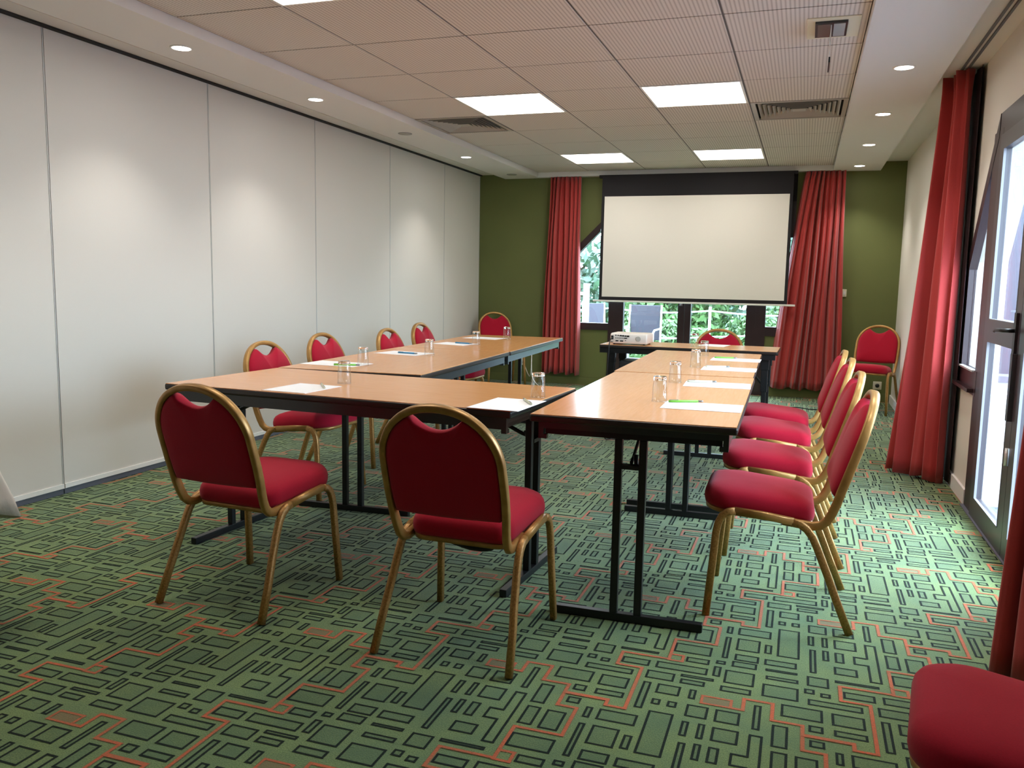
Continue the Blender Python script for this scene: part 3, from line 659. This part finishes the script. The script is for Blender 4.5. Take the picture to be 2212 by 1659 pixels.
# projector
t = thing('projector', 'warm white video projector with its socket panel facing the room', 'projector', (-1.235, 6.41, ZTB), R_(-2))
w_, d_, hh = .285, .235, .082
rings = []
def rr_(sx, sy, z, r=.028):
    k = []
    for cx, cy, a0 in ((w_/2*sx-r,d_/2*sy-r,0),(-w_/2*sx+r,d_/2*sy-r,PI/2),(-w_/2*sx+r,-d_/2*sy+r,PI),(w_/2*sx-r,-d_/2*sy+r,1.5*PI)):
        for i in range(6): a_ = a0+i*PI/10; k.append((cx+r*math.cos(a_), cy+r*math.sin(a_), z))
    return k
MB().loft([rr_(.96,.97,.010,.012), rr_(1,1,.016,.012), rr_(1,1,.070,.012), rr_(.985,.98,.080,.012), rr_(.95,.94,.086,.012)]).build('body', M['projwhite'], t)
for sx in (-1, 1):
    for sy in (-1, 1): MB().lathe([(.009,0.0),(.009,.011)], 12, c=(sx*.115, sy*.09, 0)).build('foot', M['port'], t)
y_ = -d_/2
b = MB()
def port(x, z, a, c): b.box((x-a/2,y_-.0025,z-c/2),(x+a/2,y_+.004,z+c/2))
port(-.125,.053,.018,.03)
for k, (a, c) in enumerate(((.010,.007),(.012,.007),(.016,.010),(.016,.010),(.014,.009),(.018,.012))): port(-.098+.019*k,.071-.001*k,a,c)
for k in range(7): port(-.098+.0125*k,.050,.006,.006)
port(-.088,.029,.022,.009); port(-.052,.028,.024,.009); port(-.02,.05,.02,.008); port(-.022,.033,.006,.006); port(-.128,.018,.018,.005)
b.build('sockets', M['port'], t)
MB().lathe([(.020,0),(.020,.002),(.017,.003)], 20).build('vent_disc', M['grille'], t).matrix_local = Matrix.Translation((.075,y_-.0005,.048)) @ Matrix.Rotation(PI/2, 4, 'X')
b = MB(); b.tube([(-.095,d_/2-.002,.045),(-.095,d_/2+.012,.045)], .03, n=20, up=(0,0,1)); b.build('lens', M['port'], t)

# power lead from the projector down to the floor
def cable(name, label, pts, r, m_, cat='cable'):
    # smooth with Catmull-Rom
    P_ = [Vector(p) for p in pts]; out = []
    for i in range(len(P_)-1):
        p0, p1, p2, p3 = P_[max(i-1,0)], P_[i], P_[i+1], P_[min(i+2,len(P_)-1)]
        for k in range(8):
            u = k/8; out.append(.5*((2*p1)+(-p0+p2)*u+(2*p0-5*p1+4*p2-p3)*u*u+(-p0+3*p1-3*p2+p3)*u**3))
    out.append(P_[-1]); return tag(MB().tube(out, r, n=8).build(name, m_), label, cat)
cable('power_lead', 'black power lead hanging from the projector over the table edge', [(-1.36,6.285,.79),(-1.366,6.245,.775),(-1.37,6.222,.74),(-1.372,6.213,.65),(-1.385,6.212,.45),(-1.40,6.218,.25),(-1.39,6.235,.03),(-1.33,6.28,.006),(-1.2,6.3,.006)], .004, M['port'])
cable('floor_lead', 'thin black lead lying on the carpet under the tables', [(-1.72,6.50,.006),(-1.66,6.60,.006),(-1.58,6.585,.006),(-1.47,6.50,.006),(-1.40,6.52,.006),(-1.36,6.42,.006)], .004, M['port'])
tag(MB().bbox((-1.79,6.33,.0013),(-1.73,6.37,.03), .006).build('plug_adapter', M['port']), 'small black adapter block on the carpet beyond the tables', 'adapter')
cable('floor_lead', 'black lead trailing over the carpet towards the wall socket behind the chairs', [(-.2,8.60,.006),(-.10,8.68,.006),(.0,8.74,.006),(.12,8.66,.006),(.22,8.72,.006),(.45,9.1,.006),(.72,9.45,.006),(.775,9.54,.03),(.78,9.552,.12)], .0045, M['port'])
cable('phone_lead', 'white lead looping down beside the corner chair legs', [(-3.15,9.565,.24),(-2.98,9.3,.10),(-2.90,9.1,.42),(-2.86,9.0,.15),(-2.78,9.0,.035),(-2.70,9.05,.008)], .004, M['whiteseal'])
# sockets
def socket(x, z, label, plug):
    t = thing('wall_socket', label, 'socket', (x, YF0, z))
    MB().bbox((-.042,-.010,-.042),(.042,-.0002,.042), .004).build('plate', M['plastic'], t)
    MB().lathe([(.021,0),(.021,.004),(.012,.0045)], 20).build('socket_well', M['dark'] if plug else M['grille'], t).matrix_local = Matrix.Translation((0,-.0095,0)) @ Matrix.Rotation(PI/2, 4, 'X')
    if plug: tag(MB().lathe([(.019,0),(.019,.02),(.012,.032)], 16).build('power_plug', M['port']), 'black round plug in the socket beneath the lone wall chair', 'plug').matrix_world = Matrix.Translation((x,YF0-.0142,z)) @ Matrix.Rotation(PI/2, 4, 'X')
socket(-3.178, .24, 'white wall socket low on the green wall by the corner chair', False)
socket(.784, .176, 'white wall socket with a black plug, low on the green wall', True)
t = thing('light_switch', 'small ivory switch plate on the green wall at the curtain edge', 'switch', (.40, YF0, 1.14))
MB().bbox((-.022,-.010,-.04),(.022,-.0002,.04), .004).build('plate', M['plastic'], t)
MB().box((-.010,-.014,-.018),(.010,-.0102,.018)).build('rocker', M['whiteseal'], t)

# ------------------------------------------------------------------ table with white linen at the picture's left edge
t = thing('draped_table', 'table hidden by linen, off the picture edge near the partition', 'table', (-3.13, 1.75, 0), 0)
MB().bbox((-.5,-.3,.70),(.5,.3,.735), .006).build('tabletop', M['wood'], t)
for sx in (-1, 1):
    for sy in (-1, 1): MB().bbox((sx*.44-.015,sy*.25-.015,.0013),(sx*.44+.015,sy*.25+.015,.70), .003).build('leg', M['black'], t)
def linen():
    rings = []; n = 96; lv = [(0,.7375),(.004,.7372),(.012,.73),(.018,.70),(.03,.60),(.045,.50),(.06,.42),(.07,.36)]
    for off, z in lv:
        r_ = []
        for k in range(n):
            a_ = 2*PI*k/n; c, s_ = math.cos(a_), math.sin(a_)
            q = .18; X = math.copysign(abs(c)**q, c); Y = math.copysign(abs(s_)**q, s_)
            corner = (abs(math.sin(2*a_)))**6; drop = (0.7375-z)
            fold = .035*drop*math.sin(9*a_+.6)*1.6
            e = off + corner*drop*.04 + fold
            r_.append((-3.13 + X*(.512+e), 1.75 + Y*(.315+e), z + (.02*math.sin(5*a_) if z < .4 else 0)))
        rings.append(r_)
    b = MB(); b.loft(rings, True, False); o = b.build('tablecloth', M['cloth'], recalc=False)
    o.modifiers.new('th', 'SOLIDIFY').thickness = .0018
    return tag(o, 'white tablecloth whose draped corner shows at the left picture edge', 'tablecloth')
linen()

# ------------------------------------------------------------------ outdoors
g = MB(); g.box((-9,YF0+.16,-.12),(8,40,-.06), 1); g.box((XR+.2,-4,-.12),(12,YF0+.2,-.05), 0); g.box((-9,YF0+.16,-.059),(8,14.1,-.05), 0)
struct(g.build('trim_8', [M['pave'], M['grass']]))
def bush(label, cx, cy, rx, ry, hz, n, m_, seed, z0=-.06, size=.07, name='bush'):
    rnd = random.Random(seed); b = MB()
    for _ in range(n):
        th, ph = rnd.uniform(0, 2*PI), math.acos(rnd.uniform(-.2, 1)); r_ = rnd.uniform(.72, 1.05) + .12*math.sin(5*th)+.1*math.sin(7*ph)
        p = Vector((cx+rx*r_*math.sin(ph)*math.cos(th), cy+ry*r_*math.sin(ph)*math.sin(th), z0+hz*max(.02, r_*(.25+.75*math.cos(ph)))))
        u = Vector((rnd.uniform(-1,1),rnd.uniform(-1,1),rnd.uniform(-1,1))).normalized(); w = u.orthogonal().normalized(); l_ = size*rnd.uniform(.6,1.4)
        b.add([p-u*l_, p+w*l_*.45+u*.1*l_, p+u*l_, p-w*l_*.45+u*.1*l_], [(0,1,2,3)])
    for k in range(5):
        a_ = k*1.3; b.tube([(cx,cy,z0),(cx+.3*rx*math.cos(a_),cy+.3*ry*math.sin(a_),z0+hz*.5),(cx+.6*rx*math.cos(a_),cy+.6*ry*math.sin(a_),z0+hz*.8)], .02, n=6, mi=1)
    return tag(b.build(name, [m_, M['brown']], recalc=False), label, 'shrub', 'garden shrubs outside')
bush('tall pale green shrub outside behind the slanted window pane', -5.0, 15.2, 1.0, .8, 2.7, 1500, M['leaf2'], 1, size=.10)
bush('dense shrub outside behind the lawn, seen through the first garden door', -2.45, 17.4, 1.15, 1.0, 2.6, 4600, M['leaf'], 2, size=.10)
bush('blue-green shrub outside behind the lawn, seen through the second garden door', .25, 17.0, 1.15, 1.0, 2.8, 4600, M['leaf2'], 3, size=.10)
bush('pale shrub outside close to the curtain-side pane', 2.6, 14.4, .95, .9, 2.8, 3600, M['leaf2'], 4, size=.09)
bush('low leafy shrub growing on the lawn beyond the rope fence', -2.3, 14.5, .8, .4, .62, 1800, M['leaf'], 5, size=.06)
bush('low shrub growing on the lawn behind the narrow table chair', -.3, 14.6, .85, .4, .9, 2200, M['leaf'], 6, size=.06)
bush('wide pale hedge along the end of the garden', -1.0, 21.5, 5.6, 1.1, 3.0, 6500, M['leaf2'], 7, size=.16, name='hedge')
bush('green hedge outside the side doors beyond the white pier', 5.6, 13.6, 1.4, 1.6, 3.4, 4600, M['leaf'], 8, size=.10, name='hedge')
bush('green shrub outside the side doors farther along', 5.4, 8.4, .9, 1.2, 1.5, 2600, M['leaf'], 9, size=.08, name='hedge')
# rope fence
t = thing('rope_fence', 'low white rope fence on thin posts across the lawn', 'fence', (0,13.2,-.055))
for x in (-4.2,-2.9,-1.35,.35,1.9): MB().tube([(x,0,0),(x,0,.92)], .02, n=8).build('post', M['render'], t)
for z in (.86,.46):
    for k, (xa, xb) in enumerate(((-4.2,-2.9),(-2.9,-1.35),(-1.35,.35),(.35,1.9))): MB().tube([(xa+(xb-xa)*i/8, 0, z-.05*math.sin(PI*i/8)+(.03 if k > 1 and z < .5 else 0)*i) for i in range(9)], .012, n=8).build('rope', M['render'], t)
def garden_chair(label, x, y, rz, arms):
    t = thing('garden_chair', label, 'garden chair', (x, y, -.05), rz, 'grey mesh garden chairs')
    b = MB(); b.bbox((-.20,-.235,.50),(.20,-.215,.965), .008); b.build('backrest', M['mesh'], t)
    MB().bbox((-.21,-.20,.42),(.21,.22,.44), .008).build('seat', M['mesh'], t)
    for s_ in (-1, 1):
        MB().tube([(.225*s_,.23,.0),(.225*s_,.22,.40),(.225*s_,.20,.62),(.225*s_,.14,.65),(.225*s_,-.22,.66)], .013, n=8).build('armrest', M['alu'], t)
        MB().tube([(.22*s_,-.27,.0),(.22*s_,-.20,.42),(.215*s_,-.23,.97)], .013, n=8).build('leg', M['alu'], t)
    return t
garden_chair('grey mesh garden chair outside, its back seen above the projector', -2.02, 11.05, R_(175), 1)
garden_chair('grey mesh garden chair outside the slanted window, turned sideways', -2.60, 11.5, R_(-120), 1)
t = thing('garden_gate_post', 'white post with a framed panel outside the slanted window', 'post', (-2.83, 11.3, -.05))
MB().box((-.035,-.035,0),(.035,.035,1.24)).build('post', M['render'], t)
b = MB(); b.box((-.45,-.02,1.08),(-.035,.02,1.12)); b.box((-.45,-.02,.3),(-.035,.02,.34)); b.box((-.45,-.02,.34),(-.41,.02,1.08)); b.build('rail', M['render'], t)
MB().box((-.41,-.006,.55),(-.08,.006,1.0)).build('panel', M['mesh'], t)
# side terrace
t = thing('wall_pier', 'pale grey rendered outdoor pier seen through the side doors', 'pier', (2.05, 10.4, -.05))
MB().box((-.55,-.5,0),(.35,.6,3.4)).build('pier', M['pier'], t)
t = thing('terrace_wall', 'low white terrace wall outside the side doors', 'low wall', (2.45, 9.35, -.05))
MB().box((-.9,-.1,0),(1.6,.1,.36)).build('wall', M['render'], t); MB().box((-.92,-.14,.3601),(1.62,.14,.42)).build('coping', M['pave'], t)
t = thing('shutter_leaf', 'low burgundy timber leaf with round knob just outside the side doors', 'shutter', (1.19, 5.92, -.048))
MB().bbox((-.03,-.16,0),(.03,.07,.62), .006).build('leaf', M['burgundy'], t)
b = MB(); b.tube([(0,-.162,.13),(0,-.20,.13)], .008, n=8, up=(0,0,1)); b.lathe([(.001,-.022),(.016,-.016),(.022,0),(.016,.016),(.001,.022)], 14, c=(0,-.21,.13)); b.build('knob', M['steel'], t)

# ------------------------------------------------------------------ light
w = bpy.data.worlds.new('World'); sc.world = w; w.use_nodes = True; nt = w.node_tree; bg = nt.nodes['Background']
tc = nt.nodes.new('ShaderNodeTexCoord'); sp = nt.nodes.new('ShaderNodeSeparateXYZ'); rp = nt.nodes.new('ShaderNodeValToRGB')
rp.color_ramp.elements[0].position = .0; rp.color_ramp.elements[0].color = (.46,.62,.76,1)
rp.color_ramp.elements[1].position = .45; rp.color_ramp.elements[1].color = (.60,.81,1,1)
nt.links.new(tc.outputs['Generated'], sp.inputs[0]); nt.links.new(sp.outputs['Z'], rp.inputs[0]); nt.links.new(rp.outputs[0], bg.inputs[0])
bg.inputs[1].default_value = 20.0
def portal(loc, rot, sx, sy):
    l = bpy.data.lights.new('portal', 'AREA'); l.shape = 'RECTANGLE'; l.size = sx; l.size_y = sy; l.cycles.is_portal = True
    o = bpy.data.objects.new('daylight_portal', l); C.objects.link(o); o.location = loc; o.rotation_euler = rot
portal((-1.26, YF0+.2, 1.1), (R_(-90), 0, 0), 3.1, 2.1)
portal((XR+.22, 4.15, 1.05), (0, R_(90), 0), 2.1, 3.0)

# ------------------------------------------------------------------ camera
yaw, pitch, roll, F = .3314, -.1216, .0185, 1812.0
f = Vector((-math.sin(yaw)*math.cos(pitch), math.cos(yaw)*math.cos(pitch), math.sin(pitch)))
r = Vector((math.cos(yaw), math.sin(yaw), 0)); u = r.cross(f)
r2 = r*math.cos(roll) + u*math.sin(roll); u2 = -r*math.sin(roll) + u*math.cos(roll)
cam = bpy.data.cameras.new('camera'); co = bpy.data.objects.new('camera', cam); C.objects.link(co)
mt = Matrix((( r2.x, u2.x, -f.x, 0),( r2.y, u2.y, -f.y, 0),( r2.z, u2.z, -f.z, H),(0,0,0,1)))
co.matrix_world = mt; cam.sensor_width = 36; cam.lens = F*36/2212; cam.clip_start = .05; cam.clip_end = 200
sc.camera = co
vs = sc.view_settings; vs.view_transform = 'Standard'; vs.look = 'None'; vs.exposure = .42; vs.gamma = 1; vs.use_curve_mapping = False
sc.cycles.max_bounces = 10; sc.cycles.diffuse_bounces = 5; sc.cycles.glossy_bounces = 4; sc.cycles.transmission_bounces = 10; sc.cycles.transparent_max_bounces = 12
sc.cycles.caustics_reflective = False; sc.cycles.caustics_refractive = False; sc.cycles.sample_clamp_indirect = 20
sc.cycles.use_denoising = True
